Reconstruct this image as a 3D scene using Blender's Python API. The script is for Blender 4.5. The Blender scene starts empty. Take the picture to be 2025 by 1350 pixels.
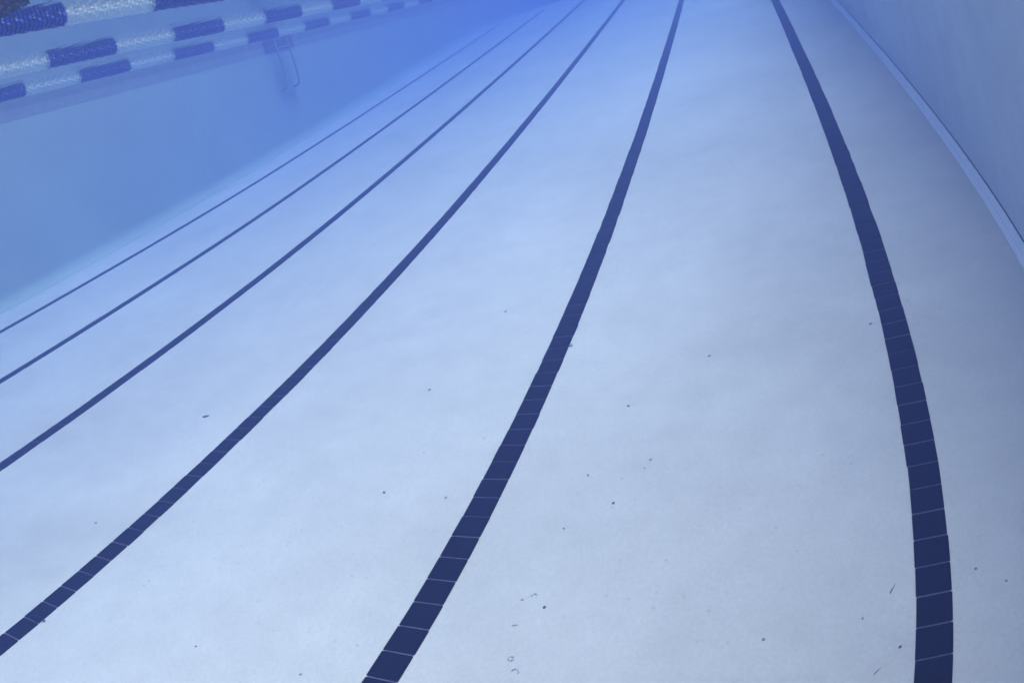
# Underwater view of an outdoor lap pool through a wide-angle housing.
import bpy, bmesh, math, random
from mathutils import Matrix, Vector, noise
random.seed(7)
sc = bpy.context.scene
COL = sc.collection

# ------------------------------------------------------------------ frame
SL = math.atan(0.07)            # the pool floor rises 7 % towards the far end
RX = Matrix.Rotation(SL, 3, 'X')
H = 2.5850532                   # lens above the floor, square to it
X0 = -0.3929424
LANE = 2.13
ZW = (H + 1.23) * math.cos(SL)  # water level
Y0, Y1 = -4.2, 46.0             # pool ends
XR, XL = 0.93, -11.95            # pool side walls
YB = 33.0                       # where the slope ends (floor frame)


def W(x, y, z=0.0):
    """floor frame (y along the lane lines, z square to the floor) -> world"""
    return RX @ Vector((x, y, z))


def floor_z(y):
    yb = W(0, YB)[1]
    return min(y, yb) * math.tan(SL)


# ------------------------------------------------------------------ helpers
def mesh_obj(name, verts, faces, mat, parent=None, smooth=False):
    me = bpy.data.meshes.new(name)
    me.from_pydata([tuple(v) for v in verts], [], faces)
    me.update()
    if smooth:
        for p in me.polygons:
            p.use_smooth = True
    o = bpy.data.objects.new(name, me)
    COL.objects.link(o)
    if mat:
        me.materials.append(mat)
    if parent:
        o.parent = parent
    return o


def empty(name, loc=(0, 0, 0)):
    o = bpy.data.objects.new(name, None)
    o.location = loc
    o.empty_display_size = 0.2
    COL.objects.link(o)
    return o


def tag(o, label=None, cat=None, group=None, kind=None):
    if label: o['label'] = label
    if cat: o['category'] = cat
    if group: o['group'] = group
    if kind: o['kind'] = kind
    return o


class MB:
    def __init__(s): s.v = []; s.f = []
    def add(s, v, f):
        b = len(s.v); s.v += [Vector(a) for a in v]; s.f += [tuple(b + i for i in q) for q in f]
    def box(s, x0, x1, y0, y1, z0, z1, fn=None):
        v = [(x, y, z) for z in (z0, z1) for y in (y0, y1) for x in (x0, x1)]
        if fn: v = [fn(*a) for a in v]
        s.add(v, [(0, 2, 3, 1), (4, 5, 7, 6), (0, 1, 5, 4), (1, 3, 7, 5), (3, 2, 6, 7), (2, 0, 4, 6)])
    def tube(s, pts, r, n=10, cap=True):
        pts = [Vector(p) for p in pts]; rr = r if isinstance(r, (list, tuple)) else [r] * len(pts)
        b = len(s.v); up = Vector((0.13, 0.21, 0.97))
        for i, p in enumerate(pts):
            t = (pts[min(i + 1, len(pts) - 1)] - pts[max(i - 1, 0)]).normalized()
            a = t.cross(up).normalized(); c = t.cross(a).normalized()
            for k in range(n):
                w = 2 * math.pi * k / n
                s.v.append(p + (a * math.cos(w) + c * math.sin(w)) * rr[i])
        for i in range(len(pts) - 1):
            for k in range(n):
                s.f.append((b + i * n + k, b + i * n + (k + 1) % n, b + (i + 1) * n + (k + 1) % n, b + (i + 1) * n + k))
        if cap:
            s.f.append(tuple(b + k for k in range(n))[::-1]); e = b + (len(pts) - 1) * n
            s.f.append(tuple(e + k for k in range(n)))
    def build(s, name, mat, parent=None, smooth=False):
        return mesh_obj(name, s.v, s.f, mat, parent, smooth)


# ------------------------------------------------------------------ materials
def new_mat(name):
    m = bpy.data.materials.new(name); m.use_nodes = True
    nt = m.node_tree; return m, nt, nt.nodes['Principled BSDF']


def N(nt, t, **kw):
    n = nt.nodes.new(t)
    for k, v in kw.items():
        if k in n.inputs: n.inputs[k].default_value = v
        else: setattr(n, k, v)
    return n


def ramp(nt, fac, stops, interp='LINEAR'):
    r = nt.nodes.new('ShaderNodeValToRGB'); r.color_ramp.interpolation = interp
    el = r.color_ramp.elements
    while len(el) < len(stops): el.new(0.5)
    for e, (p, c) in zip(el, stops):
        e.position = p; e.color = (*c, 1) if len(c) == 3 else c
    nt.links.new(fac, r.inputs['Fac']); return r.outputs['Color']


def mixc(nt, a, b, f, mode='MIX'):
    m = nt.nodes.new('ShaderNodeMix'); m.data_type = 'RGBA'; m.blend_type = mode
    for s, v in ((m.inputs[6], a), (m.inputs[7], b), (m.inputs[0], f)):
        if isinstance(v, (int, float)): s.default_value = v
        elif isinstance(v, tuple): s.default_value = (*v, 1)
        else: nt.links.new(v, s)
    return m.outputs[2]


def coords(nt, scale=(1, 1, 1)):
    tc = nt.nodes.new('ShaderNodeTexCoord'); mp = nt.nodes.new('ShaderNodeMapping')
    mp.inputs['Scale'].default_value = scale
    nt.links.new(tc.outputs['Object'], mp.inputs['Vector']); return mp.outputs['Vector']


def ntex(nt, vec, scale, detail=3, rough=0.55, dist=0.0):
    n = N(nt, 'ShaderNodeTexNoise', Scale=scale, Detail=detail, Roughness=rough, Distortion=dist)
    nt.links.new(vec, n.inputs['Vector']); return n.outputs['Fac']


def plaster(name, base, mott=0.085, specks=True, bump=0.4, grain=0.09):
    m, nt, bs = new_mat(name)
    v = coords(nt)
    g = lambda a: tuple(c * a for c in base)
    c = ramp(nt, ntex(nt, v, 0.55, 4, 0.6, 0.4), [(0.30, g(1 - mott)), (0.70, g(1 + mott))])
    c2 = ramp(nt, ntex(nt, v, 4.5, 5, 0.65), [(0.32, (1 - mott * 0.55,) * 3), (0.68, (1 + mott * 0.4,) * 3)])
    c = mixc(nt, c, c2, 1.0, 'MULTIPLY')
    fine = ntex(nt, v, 55, 4, 0.75)
    c3 = ramp(nt, fine, [(0.30, (1 - grain,) * 3), (0.70, (1.0 + grain * 0.6,) * 3)])
    c = mixc(nt, c, c3, 1.0, 'MULTIPLY')
    if specks:
        # small pits and grains of dirt, gathered in loose patches
        vd = N(nt, 'ShaderNodeVectorMath', operation='DISTANCE'); nt.links.new(v, vd.inputs[0]); vd.inputs[1].default_value = (-2.9, 2.4, 0.17)
        near = ramp(nt, vd.outputs['Value'], [(0.15, (1, 1, 1)), (0.95, (0, 0, 0))])
        for sc_, thr, dens, dark, patch in ((9.0, 0.085, 0.52, 0.66, 0), (21.0, 0.10, 0.56, 0.78, 0), (10.0, 0.085, 0.36, 0.58, 1), (16.0, 0.100, 0.38, 0.66, 1)):
            vo = N(nt, 'ShaderNodeTexVoronoi', voronoi_dimensions='2D', Scale=sc_, Randomness=1.0); nt.links.new(v, vo.inputs['Vector'])
            dot = ramp(nt, vo.outputs['Distance'], [(thr * 0.45, (1, 1, 1)), (thr, (0, 0, 0))])
            msk = ramp(nt, ntex(nt, v, 1.1, 3, 0.6), [(dens, (0, 0, 0)), (dens + 0.1, (1, 1, 1))])
            sep = nt.nodes.new('ShaderNodeSeparateColor'); nt.links.new(vo.outputs['Color'], sep.inputs[0])
            pick = ramp(nt, sep.outputs[0], [(0.55, (0, 0, 0)), (0.95, (1, 1, 1))])
            f = mixc(nt, mixc(nt, dot, msk, 1.0, 'MULTIPLY'), pick, 1.0, 'MULTIPLY')
            if patch: f = mixc(nt, f, near, 1.0, 'MULTIPLY')
            c = mixc(nt, c, g(dark), f)
    nt.links.new(c, bs.inputs['Base Color'])
    bs.inputs['Roughness'].default_value = 0.75
    bs.inputs['Specular IOR Level'].default_value = 0.15
    b = N(nt, 'ShaderNodeBump', Strength=bump, Distance=0.004)
    nt.links.new(fine, b.inputs['Height']); nt.links.new(b.outputs[0], bs.inputs['Normal'])
    return m


def simple(name, col, rough=0.5, var=0.12, scale=20, spec=0.3, metal=0.0):
    m, nt, bs = new_mat(name)
    v = coords(nt)
    c = ramp(nt, ntex(nt, v, scale, 3), [(0.3, tuple(a * (1 - var) for a in col)), (0.7, tuple(a * (1 + var) for a in col))])
    nt.links.new(c, bs.inputs['Base Color'])
    bs.inputs['Roughness'].default_value = rough
    bs.inputs['Specular IOR Level'].default_value = spec
    bs.inputs['Metallic'].default_value = metal
    return m


M_floor = plaster('floor_plaster', (0.60, 0.60, 0.58))
M_wallR = plaster('wall_plaster', (0.80, 0.81, 0.79), mott=0.10, specks=False, bump=0.4, grain=0.06)
M_wallL = plaster('far_wall_plaster', (0.47, 0.55, 0.47), mott=0.05, specks=False)
M_navy = simple('navy_glazed_tile', (0.001, 0.0003, 0.003), 0.4, 0.25, 3.0, 0.03)
M_grout = simple('tile_grout', (0.09, 0.08, 0.13), 0.85, 0.3, 30, 0.1)
M_cove = simple('white_mosaic_tile', (0.90, 0.91, 0.92), 0.35, 0.03, 8)
M_covegrout = simple('mosaic_grout', (0.74, 0.74, 0.75), 0.85, 0.1, 30, 0.1)
M_gap = simple('dark_joint', (0.05, 0.055, 0.07), 0.8, 0.3, 10, 0.1)
M_band = simple('waterline_tile', (0.34, 0.38, 0.37), 0.4, 0.08, 6)
M_joint = simple('joint_filler', (0.50, 0.58, 0.50), 0.7, 0.08, 8, 0.1)
M_blue = simple('blue_float_plastic', (0.006, 0.036, 0.29), 0.35, 0.6, 26, 0.4)
M_steel = simple('ladder_steel', (0.45, 0.50, 0.50), 0.35, 0.1, 10, 0.5, 0.6)
M_purple = simple('dull_purple_plastic', (0.20, 0.14, 0.32), 0.5, 0.15, 6)
M_deck = simple('deck_concrete', (0.36, 0.35, 0.32), 0.85, 0.12, 2.5, 0.2)
M_coping = simple('coping_stone', (0.55, 0.54, 0.50), 0.7, 0.08, 5, 0.2)
M_dirt = simple('dark_dirt', (0.13, 0.14, 0.16), 0.9, 0.4, 60, 0.1)
M_grit = simple('grey_grit', (0.34, 0.36, 0.38), 0.9, 0.3, 60, 0.1)
M_stain = simple('faint_ring_residue', (0.38, 0.40, 0.42), 0.9, 0.2, 60, 0.1)
M_leaf = simple('brown_leaf', (0.060, 0.048, 0.030), 0.7, 0.7, 14, 0.2)
M_grate = simple('grate_plastic', (0.70, 0.70, 0.68), 0.5, 0.05, 9)

# clear float plastic: half see-through with a milky body
M_clear, nt, bs = new_mat('clear_float_plastic')
bs.inputs['Base Color'].default_value = (0.78, 0.84, 0.85, 1)
bs.inputs['Roughness'].default_value = 0.25
tr = nt.nodes.new('ShaderNodeBsdfTransparent'); tr.inputs[0].default_value = (0.93, 0.97, 0.98, 1)
mx = nt.nodes.new('ShaderNodeMixShader'); mx.inputs[0].default_value = 0.33
nt.links.new(tr.outputs[0], mx.inputs[1]); nt.links.new(bs.outputs[0], mx.inputs[2])
nt.links.new(mx.outputs[0], nt.nodes['Material Output'].inputs['Surface'])
M_cable = simple('cable_painted_highlight', (0.86, 0.88, 0.88), 0.4, 0.05, 20, 0.4)  # rope cable, coloured white to imitate the highlight along the float ridge

# the water surface: Fresnel split between what passes and what is mirrored
M_water = bpy.data.materials.new('water_surface'); M_water.use_nodes = True
nt = M_water.node_tree; nt.nodes.remove(nt.nodes['Principled BSDF'])
fr = N(nt, 'ShaderNodeFresnel', IOR=1.333)
tr = nt.nodes.new('ShaderNodeBsdfTransparent')
gl = nt.nodes.new('ShaderNodeBsdfGlossy'); gl.inputs['Roughness'].default_value = 0.08
mx = nt.nodes.new('ShaderNodeMixShader')
v = coords(nt, (1, 1, 1))
bp = N(nt, 'ShaderNodeBump', Strength=0.5, Distance=0.02)
nt.links.new(ntex(nt, v, 2.6, 3, 0.5, 0.6), bp.inputs['Height'])
nt.links.new(bp.outputs[0], fr.inputs['Normal']); nt.links.new(bp.outputs[0], gl.inputs['Normal'])
nt.links.new(fr.outputs[0], mx.inputs[0]); nt.links.new(tr.outputs[0], mx.inputs[1]); nt.links.new(gl.outputs[0], mx.inputs[2])
nt.links.new(mx.outputs[0], nt.nodes['Material Output'].inputs['Surface'])

# ------------------------------------------------------------------ setting
# pool floor: one sheet, slope then level
xa, xb = XL - 0.3, XR + 0.3
yb = W(0, YB)[1]
fv = []; ff = []
ys = [Y0 - 0.4, yb, Y1 + 0.4]
for y in ys:
    for x in (xa, xb): fv.append((x, y, floor_z(y)))
ff = [(0, 1, 3, 2), (2, 3, 5, 4)]
tag(mesh_obj('pool_floor', fv, ff, M_floor), kind='structure',
    label='pale sloping plaster pool floor under the lane lines')

# water surface
nx, ny = 2, 2
tag(mesh_obj('water', [(XL, Y0, ZW), (XR, Y0, ZW), (XR, Y1, ZW), (XL, Y1, ZW)], [(0, 1, 2, 3)], M_water),
    kind='structure', label='calm pool water surface seen from below')

# deck round the pool, reaching to the horizon
DZ = ZW + 0.10
D = 400.0
mb = MB()
mb.box(XR + 0.3, D, -D, D, DZ - 0.25, DZ)
mb.box(-D, XL - 0.3, -D, D, DZ - 0.25, DZ)
mb.box(XL - 0.3, XR + 0.3, Y1 + 0.3, D, DZ - 0.25, DZ)
mb.box(XL - 0.3, XR + 0.3, -D, Y0 - 0.3, DZ - 0.25, DZ)
tag(mb.build('pool_deck', M_deck), kind='structure', label='concrete deck around the pool')


def side_wall(x, xo, lo, mat, name, parent, ztop):
    """solid slab between x (water side) and xo; foot follows the floor + lo"""
    ys = [Y0 - 0.3, W(0, YB)[1], Y1 + 0.3]
    v = []
    for y in ys:
        zf = floor_z(y)
        v += [(x, y, zf + lo), (x, y, ztop), (xo, y, ztop), (xo, y, zf + lo)]
    f = []
    for i in range(2):
        b = 4 * i
        for k in range(4):
            f.append((b + k, b + (k + 1) % 4, b + 4 + (k + 1) % 4, b + 4 + k))
    f += [(3, 2, 1, 0), (8, 9, 10, 11)]
    return mesh_obj(name, v, f, mat, parent)


# right wall with its tiled foot
rw = empty('pool_wall', (XR, 0, 0))
tag(rw, 'grey blue plaster pool wall with a pale tiled foot, beside the darkest lane line', 'pool wall')
def P(o, parent):   # keep world placement while parenting to an Empty without rotation
    o.parent = parent; o.matrix_parent_inverse = Matrix.Translation(-parent.location); return o
P(side_wall(XR, XR + 0.29, 0.082, M_wallR, 'wall_face', None, DZ - 0.04), rw)
P(side_wall(XR + 0.010, XR + 0.28, 0.055, M_gap, 'dark_joint', None, 0.5), rw)
# (joint slab tops out behind the face; trim it to a narrow strip)
o = bpy.data.objects['dark_joint']
me = o.data
for i, vtx in enumerate(me.vertices):
    if i % 4 in (1, 2): vtx.co.z = floor_z(vtx.co.y) + 0.0815
# cove: two courses of 25 mm mosaic on a slope from the floor to the joint
mb = MB(); mg = MB()
cx0, cz0, cx1, cz1 = 0.868, 0.003, 0.9295, 0.066
for (a, b) in ((Y0, 33.0),):
    mg.box(0, 1, a, b, 0, 1, lambda x, y, z: W(cx0 + (cx1 - cx0) * x + (0.0 if z else 0.02), y, (cz0 + (cz1 - cz0) * x) * 1 - (0 if z else 0.03)))
dxn, dzn = -(cz1 - cz0), (cx1 - cx0); ln = math.hypot(dxn, dzn); dxn /= ln; dzn /= ln
T = 0.0512; y = -1.5; k = 0
while y < 24:
    for c in range(2):
        u0, u1 = c * 0.5 + 0.025, c * 0.5 + 0.475
        j = random.uniform(0.0018, 0.0032)
        def q(x, yy, z): return W(cx0 + (cx1 - cx0) * x + dxn * z, yy, cz0 + (cz1 - cz0) * x + dzn * z)
        v = [q(u0, y, j), q(u1, y, j), q(u1, y + T - 0.004, j), q(u0, y + T - 0.004, j),
             q(u0, y, 0), q(u1, y, 0), q(u1, y + T - 0.004, 0), q(u0, y + T - 0.004, 0)]
        mb.add(v, [(0, 1, 2, 3), (0, 4, 5, 1), (1, 5, 6, 2), (2, 6, 7, 3), (3, 7, 4, 0)])
    y += T
# beyond, one long strip
v = [q(0, 24, 0.0025), q(1, 24, 0.0025), q(1, 33, 0.0025), q(0, 33, 0.0025)]
mb.add(v, [(0, 1, 2, 3)])
P(mg.build('cove_grout', M_covegrout), rw)
P(mb.build('cove_tile', M_cove), rw)
mb = MB(); mb.box(XR - 0.03, XR + 0.3, Y0 - 0.3, Y1 + 0.3, DZ - 0.038, DZ + 0.02)
P(mb.build('coping', M_coping), rw)

# left wall with rounded foot, waterline band, vertical joint
lw = empty('pool_wall', (XL, 0, 0))
tag(lw, 'far blue pool wall behind the lane ropes, with a darker waterline band', 'pool wall')
P(side_wall(XL, XL - 0.29, 0.0, M_wallL, 'wall_face', None, DZ - 0.04), lw)
R = 0.22; prof = []
for i in range(11):
    a = math.pi / 2 * i / 10
    prof.append((XL + R - R * math.sin(a) + 0.001, R - R * math.cos(a) + 0.003))
v = []; f = []
ysx = [Y0, W(0, YB)[1], Y1]
for yy in ysx:
    for (px, pz) in prof: v.append((px, yy, floor_z(yy) + pz))
for s in range(2):
    for i in range(10):
        a = s * 11 + i; f.append((a, a + 1, a + 12, a + 11))
P(mesh_obj('rounded_foot', v, f, M_wallL, None, True), lw)
mb = MB(); T2 = 0.153; y = Y0
BZ0, BZ1 = ZW - 0.205, ZW + 0.06
while y < Y1 - T2:
    for r_ in range(2):
        z0 = BZ0 + r_ * (BZ1 - BZ0) / 2
        mb.box(XL + 0.001, XL + 0.004 + random.uniform(0, 0.0008), y, y + T2 - 0.004, z0, z0 + (BZ1 - BZ0) / 2 - 0.004)
    y += T2
P(mb.build('waterline_band', M_band), lw)
mb = MB(); yj = 12.6
mb.box(XL + 0.001, XL + 0.006, yj, yj + 0.06, floor_z(yj) + 0.3, BZ0 - 0.003)
P(mb.build('vertical_joint', M_joint), lw)
mb = MB(); mb.box(XL - 0.3, XL + 0.03, Y0 - 0.3, Y1 + 0.3, DZ - 0.038, DZ + 0.02)
P(mb.build('coping', M_coping), lw)

# end walls
for yy, yo, lab in ((Y1, Y1 + 0.3, 'distant end wall of the pool lost in blue haze'), (Y0, Y0 - 0.3, 'near end wall of the pool behind the viewer')):
    ew = empty('pool_end_wall', (-5.5, yy, 0)); tag(ew, lab, 'pool wall')
    mb = MB(); mb.box(XL, XR, min(yy, yo), max(yy, yo), floor_z(yy) - 0.02, DZ - 0.04)
    P(mb.build('wall_face', M_wallL), ew)
    mb = MB(); mb.box(XL + 0.035, XR - 0.035, min(yy, yo) , max(yy, yo), DZ - 0.038, DZ + 0.02)
    P(mb.build('coping', M_coping), ew)

# ------------------------------------------------------------------ lane lines
WID = 0.1496
lines = [
    (0, 0.131 + 0.0, 'nearest and darkest navy tile line, running along the right wall'),
    (1, 0.108, 'broad navy tile line curving through the middle of the floor'),
    (2, 0.088, 'navy tile line leaving at the lower left corner, third out from the right wall'),
    (3, 0.06, 'slate blue tile line, fourth out from the right wall'),
    (4, 0.02, 'thin faded blue tile line, second nearest to the far wall'),
    (5, 0.11, 'faintest and thinnest tile line, nearest to the far wall'),
]
TP = 0.1532
for k, ph, lab in lines:
    xc = -LANE * k
    root = empty('lane_line', W(xc, 0, 0)); tag(root, lab, 'lane line', 'tiled lane lines on the pool floor')
    g = MB(); g.add([W(xc - WID / 2 + .004, -3.6, 0.003), W(xc + WID / 2 - .004, -3.6, 0.003), W(xc + WID / 2 - .004, 32, 0.003), W(xc - WID / 2 + .004, 32, 0.003)], [(0, 1, 2, 3)])
    P(g.build('grout_bed', M_grout), root)
    t = MB(); n0 = int(-3.5 / TP); y = n0 * TP + ph; drift = 0.0
    i = 0
    while y < 32 - TP:
        drift = 0.80 * drift + random.gauss(0, 0.0011)
        dx0 = drift; wj = random.gauss(0, 0.0010)
        a0, a1 = y + 0.0048 + random.gauss(0, 0.0007), y + TP - 0.0048 + random.gauss(0, 0.0007)
        x0, x1 = xc - WID / 2 + dx0 - wj, xc + WID / 2 + dx0 + wj
        sk = random.gauss(0, 0.0011); h = 0.0055 + random.uniform(0, 0.0012)
        top = [W(x0, a0, h), W(x1, a0 + sk, h), W(x1 + sk, a1 + sk, h), W(x0 + sk, a1, h)]
        bot = [W(x0, a0, 0.0005), W(x1, a0 + sk, 0.0005), W(x1 + sk, a1 + sk, 0.0005), W(x0 + sk, a1, 0.0005)]
        t.add(top + bot, [(0, 1, 2, 3), (0, 4, 5, 1), (1, 5, 6, 2), (2, 6, 7, 3), (3, 7, 4, 0)])
        y += TP; i += 1
    P(t.build('tile_strip', M_navy), root)

# ------------------------------------------------------------------ lane ropes
SEG = 1.14; FR = 0.090
def float_run(pitch, gap, vanes, amp):
    """one run of ribbed wave-breaking discs along +Y, length SEG"""
    m = MB(); n = int(SEG / pitch); p = SEG / n; sides = 28
    prof = [(0.02, 0.55), (0.10, 0.93), (0.30, 1.0), (0.55, 1.0), (0.74, 0.95), (0.82, 0.55)]
    for d in range(n):
        b = len(m.v); tw = d * 0.21
        for (u, r) in prof:
            for s in range(sides):
                a = 2 * math.pi * s / sides
                rr = FR * (0.55 + (r - 0.55) * (1 - amp * (0.5 + 0.5 * math.cos(vanes * a + tw * vanes))))
                m.v.append(Vector((rr * math.cos(a), (d + u) * p, rr * math.sin(a))))
        L_ = len(prof)
        for i in range(L_ - 1):
            for s in range(sides):
                m.f.append((b + i * sides + s, b + (i + 1) * sides + s, b + (i + 1) * sides + (s + 1) % sides, b + i * sides + (s + 1) % sides))
        m.f.append(tuple(b + s for s in range(sides))); e = b + (L_ - 1) * sides
        m.f.append(tuple(e + s for s in range(sides))[::-1])
    me = bpy.data.meshes.new('float_run'); me.from_pydata([tuple(a) for a in m.v], [], m.f); me.update(); return me

me_blue = float_run(0.046, 0.0, 9, 0.35); me_blue.materials.append(M_blue)
me_clear = float_run(0.046, 0.0, 9, 0.35); me_clear.materials.append(M_clear)
cm = MB(); cm.tube([(0, 0, 0), (0, Y1 - Y0 - 0.1, 0)], 0.013, 8)
me_cable = bpy.data.meshes.new('cable'); me_cable.from_pydata([tuple(a) for a in cm.v], [], cm.f); me_cable.update(); me_cable.materials.append(M_cable)
ropes = [
    (2.5, 4.125 - SEG, 'nearest lane rope of blue and clear floats, cut by the top left corner'),
    (3.5, 5.535, 'middle lane rope of blue and clear floats, between the other two'),
    (4.5, 6.655 - SEG, 'farthest and lowest lane rope, close in front of the far wall band'),
]
for kx, yb0, lab in ropes:
    xr = -LANE * kx
    root = empty('lane_rope', (xr, Y0 + 0.05, ZW - 0.025)); tag(root, lab, 'lane rope', 'lane ropes floating at the surface')
    c = bpy.data.objects.new('cable', me_cable); COL.objects.link(c); c.parent = root
    i0 = -int((yb0 - Y0) / SEG)
    i = i0
    while True:
        ya = yb0 + i * SEG
        if ya + SEG > Y1 - 0.5: break
        blue = (i % 2 == 0)
        o = bpy.data.objects.new('blue_floats' if blue else 'clear_floats', me_blue if blue else me_clear)
        COL.objects.link(o); o.parent = root
        o.location = (0, ya - (Y0 + 0.05), 0); o.rotation_euler = (0, random.uniform(0, 6.28), 0)
        i += 1

# ------------------------------------------------------------------ ladder and grille on the far wall
lad = empty('pool_ladder', (XL, 16.6, ZW - 1.2)); tag(lad, 'dim steel ladder hanging on the far pool wall', 'ladder')
def rail(y):
    m = MB()
    pts = [(XL + 0.02, y, ZW + 0.10), (XL + 0.03, y, ZW + 0.55), (XL + 0.08, y, ZW + 0.78), (XL + 0.20, y, ZW + 0.85), (XL + 0.29, y, ZW + 0.72),
           (XL + 0.30, y, ZW + 0.3), (XL + 0.30, y, ZW - 0.6), (XL + 0.29, y, ZW - 1.05), (XL + 0.22, y, ZW - 1.20), (XL + 0.03, y, ZW - 1.24)]
    m.tube(pts, 0.030, 10); return m
for y in (16.35, 16.95):
    P(rail(y).build('rail', M_steel, None, True), lad)
for i in range(4):
    m = MB(); z = ZW - 0.12 - i * 0.30
    m.box(XL + 0.22, XL + 0.36, 16.38, 16.92, z - 0.018, z)
    P(m.build('step', M_steel), lad)
gr = empty('wall_grille', (XL, 16.9, ZW - 0.2)); tag(gr, 'dull purple slatted grille at the waterline above the ladder', 'grille')
m = MB(); m.box(XL + 0.012, XL + 0.03, 16.2, 17.6, ZW - 0.17, ZW + 0.03); P(m.build('back_plate', M_purple), gr)
m = MB()
for i in range(22):
    yy = 16.22 + i * 0.0635; m.box(XL + 0.031, XL + 0.05, yy, yy + 0.03, ZW - 0.16, ZW + 0.02)
P(m.build('slats', M_purple), gr)

# ------------------------------------------------------------------ floating leaves by the nearest rope
m = MB(); rnd = random.Random(3)
cx, cy = -4.82, 2.93
for i in range(620):
    a = rnd.uniform(0, 6.283); r = 0.40 * math.sqrt(rnd.random())
    c = Vector((cx + r * math.cos(a) * 1.15, cy + r * math.sin(a) * 0.9, ZW - 0.006 - abs(rnd.gauss(0, 0.055)) * (1.15 - r / 0.42)))
    L_ = rnd.uniform(0.02, 0.05); w = L_ * rnd.uniform(0.35, 0.6)
    rot = Matrix.Rotation(rnd.uniform(0, 6.28), 3, 'Z') @ Matrix.Rotation(rnd.gauss(0, 0.6), 3, 'X') @ Matrix.Rotation(rnd.gauss(0, 0.5), 3, 'Y')
    pts = [(-L_, 0, 0), (-L_ * .4, w, .006), (L_ * .5, w * .8, .004), (L_, 0, 0), (L_ * .5, -w * .8, .005), (-L_ * .4, -w, .003)]
    m.add([c + rot @ Vector(p_) for p_ in pts], [(0, 1, 2, 3), (0, 3, 4, 5)])
lf = m.build('leaf_clump', M_leaf)
tag(lf, 'dark brown clump of leaves floating in the top left corner against the nearest rope', 'leaf clump', kind='stuff')

# ------------------------------------------------------------------ dirt on the floor
def blob(name, x, y, sx, sy, rot, mat, h=0.35, bend=0.0, seed=0):
    bm = bmesh.new(); bmesh.ops.create_icosphere(bm, subdivisions=2, radius=1.0)
    for v_ in bm.verts:
        n_ = noise.noise(v_.co * 1.7 + Vector((seed * 3.1, 0, 0)))
        v_.co *= 1 + 0.45 * n_
        v_.co = Vector((v_.co.x * sx, v_.co.y * sy + bend * (v_.co.x ** 2) * sx, v_.co.z * min(sx, sy) * h))
    me = bpy.data.meshes.new(name); bm.to_mesh(me); bm.free(); me.materials.append(mat)
    for p_ in me.polygons: p_.use_smooth = True
    o = bpy.data.objects.new(name, me); COL.objects.link(o)
    o.matrix_world = (Matrix.Translation(W(x, y, min(sx, sy) * h * 0.8)) @ RX.to_4x4() @ Matrix.Rotation(rot, 4, 'Z'))
    return o


def twig(x, y, L_, r, rot, mat):
    m = MB(); pts = [Vector((L_ * (i / 6 - .5), 0.018 * L_ * math.sin(i * 1.1), r * 0.9)) for i in range(7)]
    m.tube(pts, [r * (0.7 + 0.3 * math.sin(i)) for i in range(7)], 7)
    o = m.build('twig', mat, None, True)
    o.matrix_world = Matrix.Translation(W(x, y, 0)) @ RX.to_4x4() @ Matrix.Rotation(rot, 4, 'Z'); return o

def ringmark(x, y, r, mat, a0=0.0, a1=6.283, w=0.0022, ell=1.0):
    v_ = []; f_ = []; n = 26
    for i in range(n + 1):
        a = a0 + (a1 - a0) * i / n; wj = w * (0.6 + 0.5 * math.sin(3.1 * a + r * 900))
        for rr in (r - wj, r + wj): v_.append(W(x + rr * math.cos(a), y + rr * math.sin(a) * ell, 0.0045))
    for i in range(n): f_.append((2 * i, 2 * i + 1, 2 * i + 3, 2 * i + 2))
    v2 = [a + RX @ Vector((0, 0, -0.003)) for a in v_]; nb = len(v_)
    for i in range(n): f_.append((nb + 2 * i, nb + 2 * i + 2, nb + 2 * i + 3, nb + 2 * i + 1))
    return mesh_obj('ring_mark', v_ + v2, f_, mat)

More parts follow.
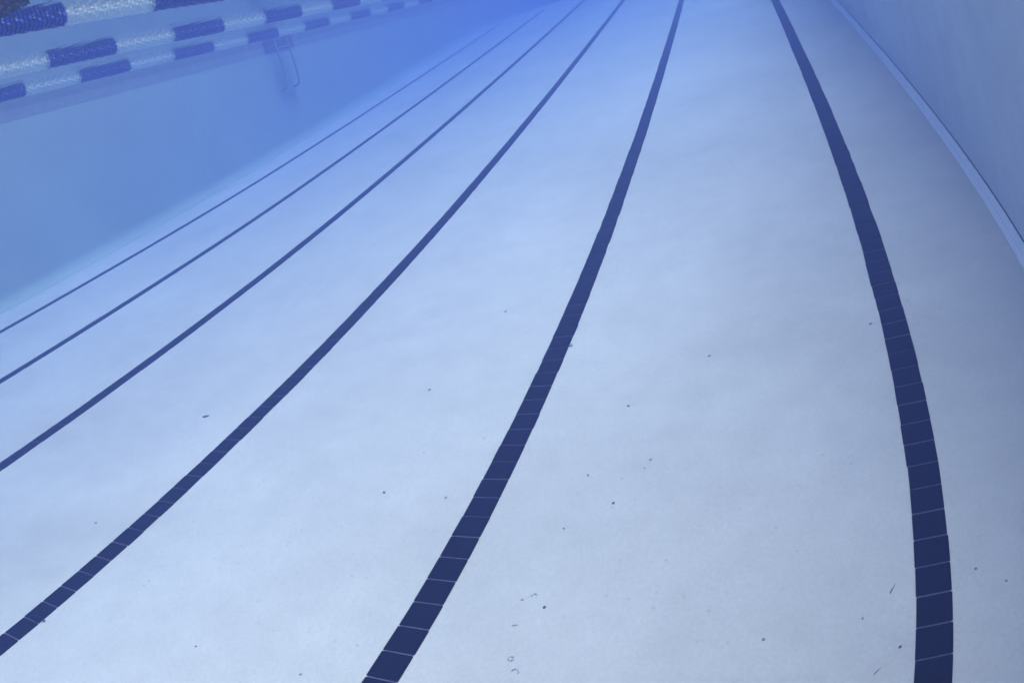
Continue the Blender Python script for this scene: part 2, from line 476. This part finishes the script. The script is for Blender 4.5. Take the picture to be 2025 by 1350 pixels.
tag(blob('leaf_flake', -4.779, 3.749, 0.034, 0.013, 0.45, M_dirt, seed=1), 'dark pointed leaf flake lying left of the third tile line', 'leaf flake')
tag(twig(-0.169, 2.345, 0.048, 0.0026, 1.15, M_dirt), 'dark straight twig just left of the darkest tile line', 'twig')
tag(twig(-0.215, 1.956, 0.040, 0.0024, 0.9, M_grit), 'short grey twig at the bottom edge, left of the darkest tile line', 'twig')
SPK = [
    (-0.133, 2.05, .0050, M_dirt, 'dark crumb beside the darkest tile line, between the two twigs'),
    (-0.286, 2.216, .0045, M_grit, 'grey crumb left of the straight twig'),
    (-0.666, 2.157, .0055, M_grit, 'round grey crumb alone on the floor, well left of the twigs'),
    (-2.76, 3.024, .0062, M_dirt, 'darkest round crumb left of the middle tile line'),
    (-1.45, 2.988, .0055, M_dirt, 'dark crumb alone to the right of the middle tile line'),
    (-2.944, 4.124, .0080, M_grit, 'small crumb far up between the middle line and the third line'),
    (-1.652, 2.807, .0048, M_grit, 'grey crumb nearest right of the middle tile line, above the curved flake'),
    (-1.628, 3.206, .0052, M_grit, 'grey crumb high on the right of the middle tile line'),
    (-1.595, 2.305, .0060, M_dirt, 'dark crumb right of the curved flake'),
    (-4.649, 2.359, .0075, M_grit, 'grey crumb at far left, above the third tile line'),
    (-0.135, 4.308, .0065, M_grit, 'small crumb close left of the darkest line, high up the floor'),
    (-1.095, 4.251, .0065, M_grit, 'small grey crumb midway between the two darkest lines'),
    (-2.503, 1.721, .0050, M_grit, 'crumb at the bottom edge left of the middle tile line'),
    (-3.127, 1.701, .0055, M_grit, 'crumb low between the middle line and the third line'),
    (0.183, 2.362, .0050, M_grit, 'grey crumb right of the darkest tile line'),
    (0.309, 2.258, .0045, M_grit, 'faint crumb nearest the lower right edge'),
    (-1.341, 3.247, .0040, M_grit, 'lower one of a pair of tiny crumbs right of the middle line'),
    (-1.320, 3.314, .0045, M_grit, 'upper one of a pair of tiny crumbs right of the middle line'),
    (-2.364, 3.01, .0060, M_grit, 'flat crumb close to the left edge of the middle tile line'),
    (-1.523, 3.811, .0060, M_grit, 'single crumb in the middle distance right of the middle line'),
    (-2.041, 4.57, .0110, M_grit, 'crumb stuck on the right edge of the middle tile line'),
    (-4.170, 1.50, .0090, M_dirt, 'crumb stuck on the lower edge of the third tile line'),
    (-2.719, 5.207, .0085, M_grit, 'lone small crumb farthest up the floor, left of the middle line'),
]
for i, (x, y, r, mt, lab) in enumerate(SPK):
    a = random.uniform(0, 3.14); e = random.uniform(1.0, 1.5)
    tag(blob('dirt_crumb', x, y, r * e * 1.1, r * 1.1, a, mt, 0.6, seed=i + 4), lab, 'dirt crumb', 'crumbs of dirt on the pool floor')
tag(blob('curved_flake', -1.690, 2.191, .013, .0036, 0.25, M_grit, 0.5, bend=-0.35, seed=30), 'grey curved flake lying below the pair of faint smudges', 'flake')
tag(blob('flake', -1.707, 2.338, .0085, .0055, 0.2, M_grit, 0.3, seed=31), 'pale rounded flake above the curved flake', 'flake')
tag(ringmark(-1.661, 2.367, .011, M_stain, 0.3, 3.6), 'faint half ring mark right of the pale rounded flake', 'ring mark')
tag(ringmark(-1.600, 1.945, .0150, M_stain, -0.4, 3.7), 'larger faint ring mark at the bottom edge', 'ring mark')
tag(ringmark(-1.640, 2.010, .0110, M_stain), 'smaller faint ring mark just above the larger one', 'ring mark')

# ------------------------------------------------------------------ water body
bm = MB(); bm.box(XL - 6, XR + 6, Y0 - 6, Y1 + 6, floor_z(Y0) - 1.5, ZW + 1.2)
hz = bm.build('haze', None); tag(hz, kind='stuff', label='blue tinted water body filling the pool')
hm = bpy.data.materials.new('blue_water_volume'); hm.use_nodes = True
nt = hm.node_tree; nt.nodes.remove(nt.nodes['Principled BSDF'])
pv = nt.nodes.new('ShaderNodeVolumePrincipled')
DENS = 0.1034
pv.inputs['Color'].default_value = (0.1499, 0.2031, 0.4884, 1)
pv.inputs['Absorption Color'].default_value = (0.0, 0.1011, 0.7463, 1)
pv.inputs['Density'].default_value = DENS
pv.inputs['Anisotropy'].default_value = 0.41
nt.links.new(pv.outputs[0], nt.nodes['Material Output'].inputs['Volume'])
hz.data.materials.append(hm)

# ------------------------------------------------------------------ camera: fisheye housing, off-centre crop
ROT = (1.1e-3, .7393, -.3656)
cp, sp = math.cos(ROT[0]), math.sin(ROT[0]); cy_, sy_ = math.cos(ROT[1]), math.sin(ROT[1]); cr, sr = math.cos(ROT[2]), math.sin(ROT[2])
Rx0 = Matrix(((1, 0, 0), (0, 0, -1), (0, 1, 0)))
Rx = Matrix(((1, 0, 0), (0, cp, -sp), (0, sp, cp)))
Rz = Matrix(((cy_, -sy_, 0), (sy_, cy_, 0), (0, 0, 1)))
Rr = Matrix(((cr, -sr, 0), (sr, cr, 0), (0, 0, 1)))
cam = bpy.data.cameras.new('camera'); co = bpy.data.objects.new('camera', cam); COL.objects.link(co)
co.matrix_world = Matrix.Translation(W(X0, 0, H)) @ (RX @ Rz @ Rx @ Rx0 @ Rr).to_4x4()
cam.type = 'PANO'; cam.panorama_type = 'FISHEYE_LENS_POLYNOMIAL'
cam.sensor_width = 2.025
cam.fisheye_polynomial_k0 = 0.0
cam.fisheye_polynomial_k1 = -0.6466
cam.fisheye_polynomial_k2 = -0.0926
cam.fisheye_polynomial_k3 = 0.1213
cam.fisheye_polynomial_k4 = -0.0369
cam.fisheye_fov = math.radians(180)
cam.shift_x = 669.0 / 2025; cam.shift_y = -508.9 / 1350
cam.clip_start = 0.01; cam.clip_end = 2000
sc.camera = co

# ------------------------------------------------------------------ light
SUN_EL, SUN_AZ = math.radians(71), math.radians(82)    # azimuth from +Y towards +X
w = bpy.data.worlds.new('World'); sc.world = w; w.use_nodes = True
nt = w.node_tree; bg = nt.nodes['Background']
sky = nt.nodes.new('ShaderNodeTexSky'); sky.sky_type = 'NISHITA'; sky.sun_disc = False
sky.sun_elevation = SUN_EL; sky.sun_rotation = SUN_AZ
nt.links.new(sky.outputs[0], bg.inputs[0]); bg.inputs[1].default_value = 0.05
sl = bpy.data.lights.new('sun', 'SUN'); so = bpy.data.objects.new('sun', sl); COL.objects.link(so)
sl.energy = 4.0; sl.angle = math.radians(60); sl.color = (1.0, 0.90, 0.75)
d = Vector((math.sin(SUN_AZ) * math.cos(SUN_EL), math.cos(SUN_AZ) * math.cos(SUN_EL), math.sin(SUN_EL)))
so.rotation_euler = d.to_track_quat('Z', 'Y').to_euler(); so.location = (0, 0, 12)

# ------------------------------------------------------------------ render settings
sc.view_settings.view_transform = 'Standard'; sc.view_settings.look = 'None'
sc.view_settings.gamma = 1.0; sc.view_settings.exposure = 0.77
cy = sc.cycles
cy.max_bounces = 10; cy.diffuse_bounces = 3; cy.glossy_bounces = 3; cy.volume_bounces = 3; cy.transparent_max_bounces = 24
cy.use_denoising = True
cy.sample_clamp_indirect = 4.0
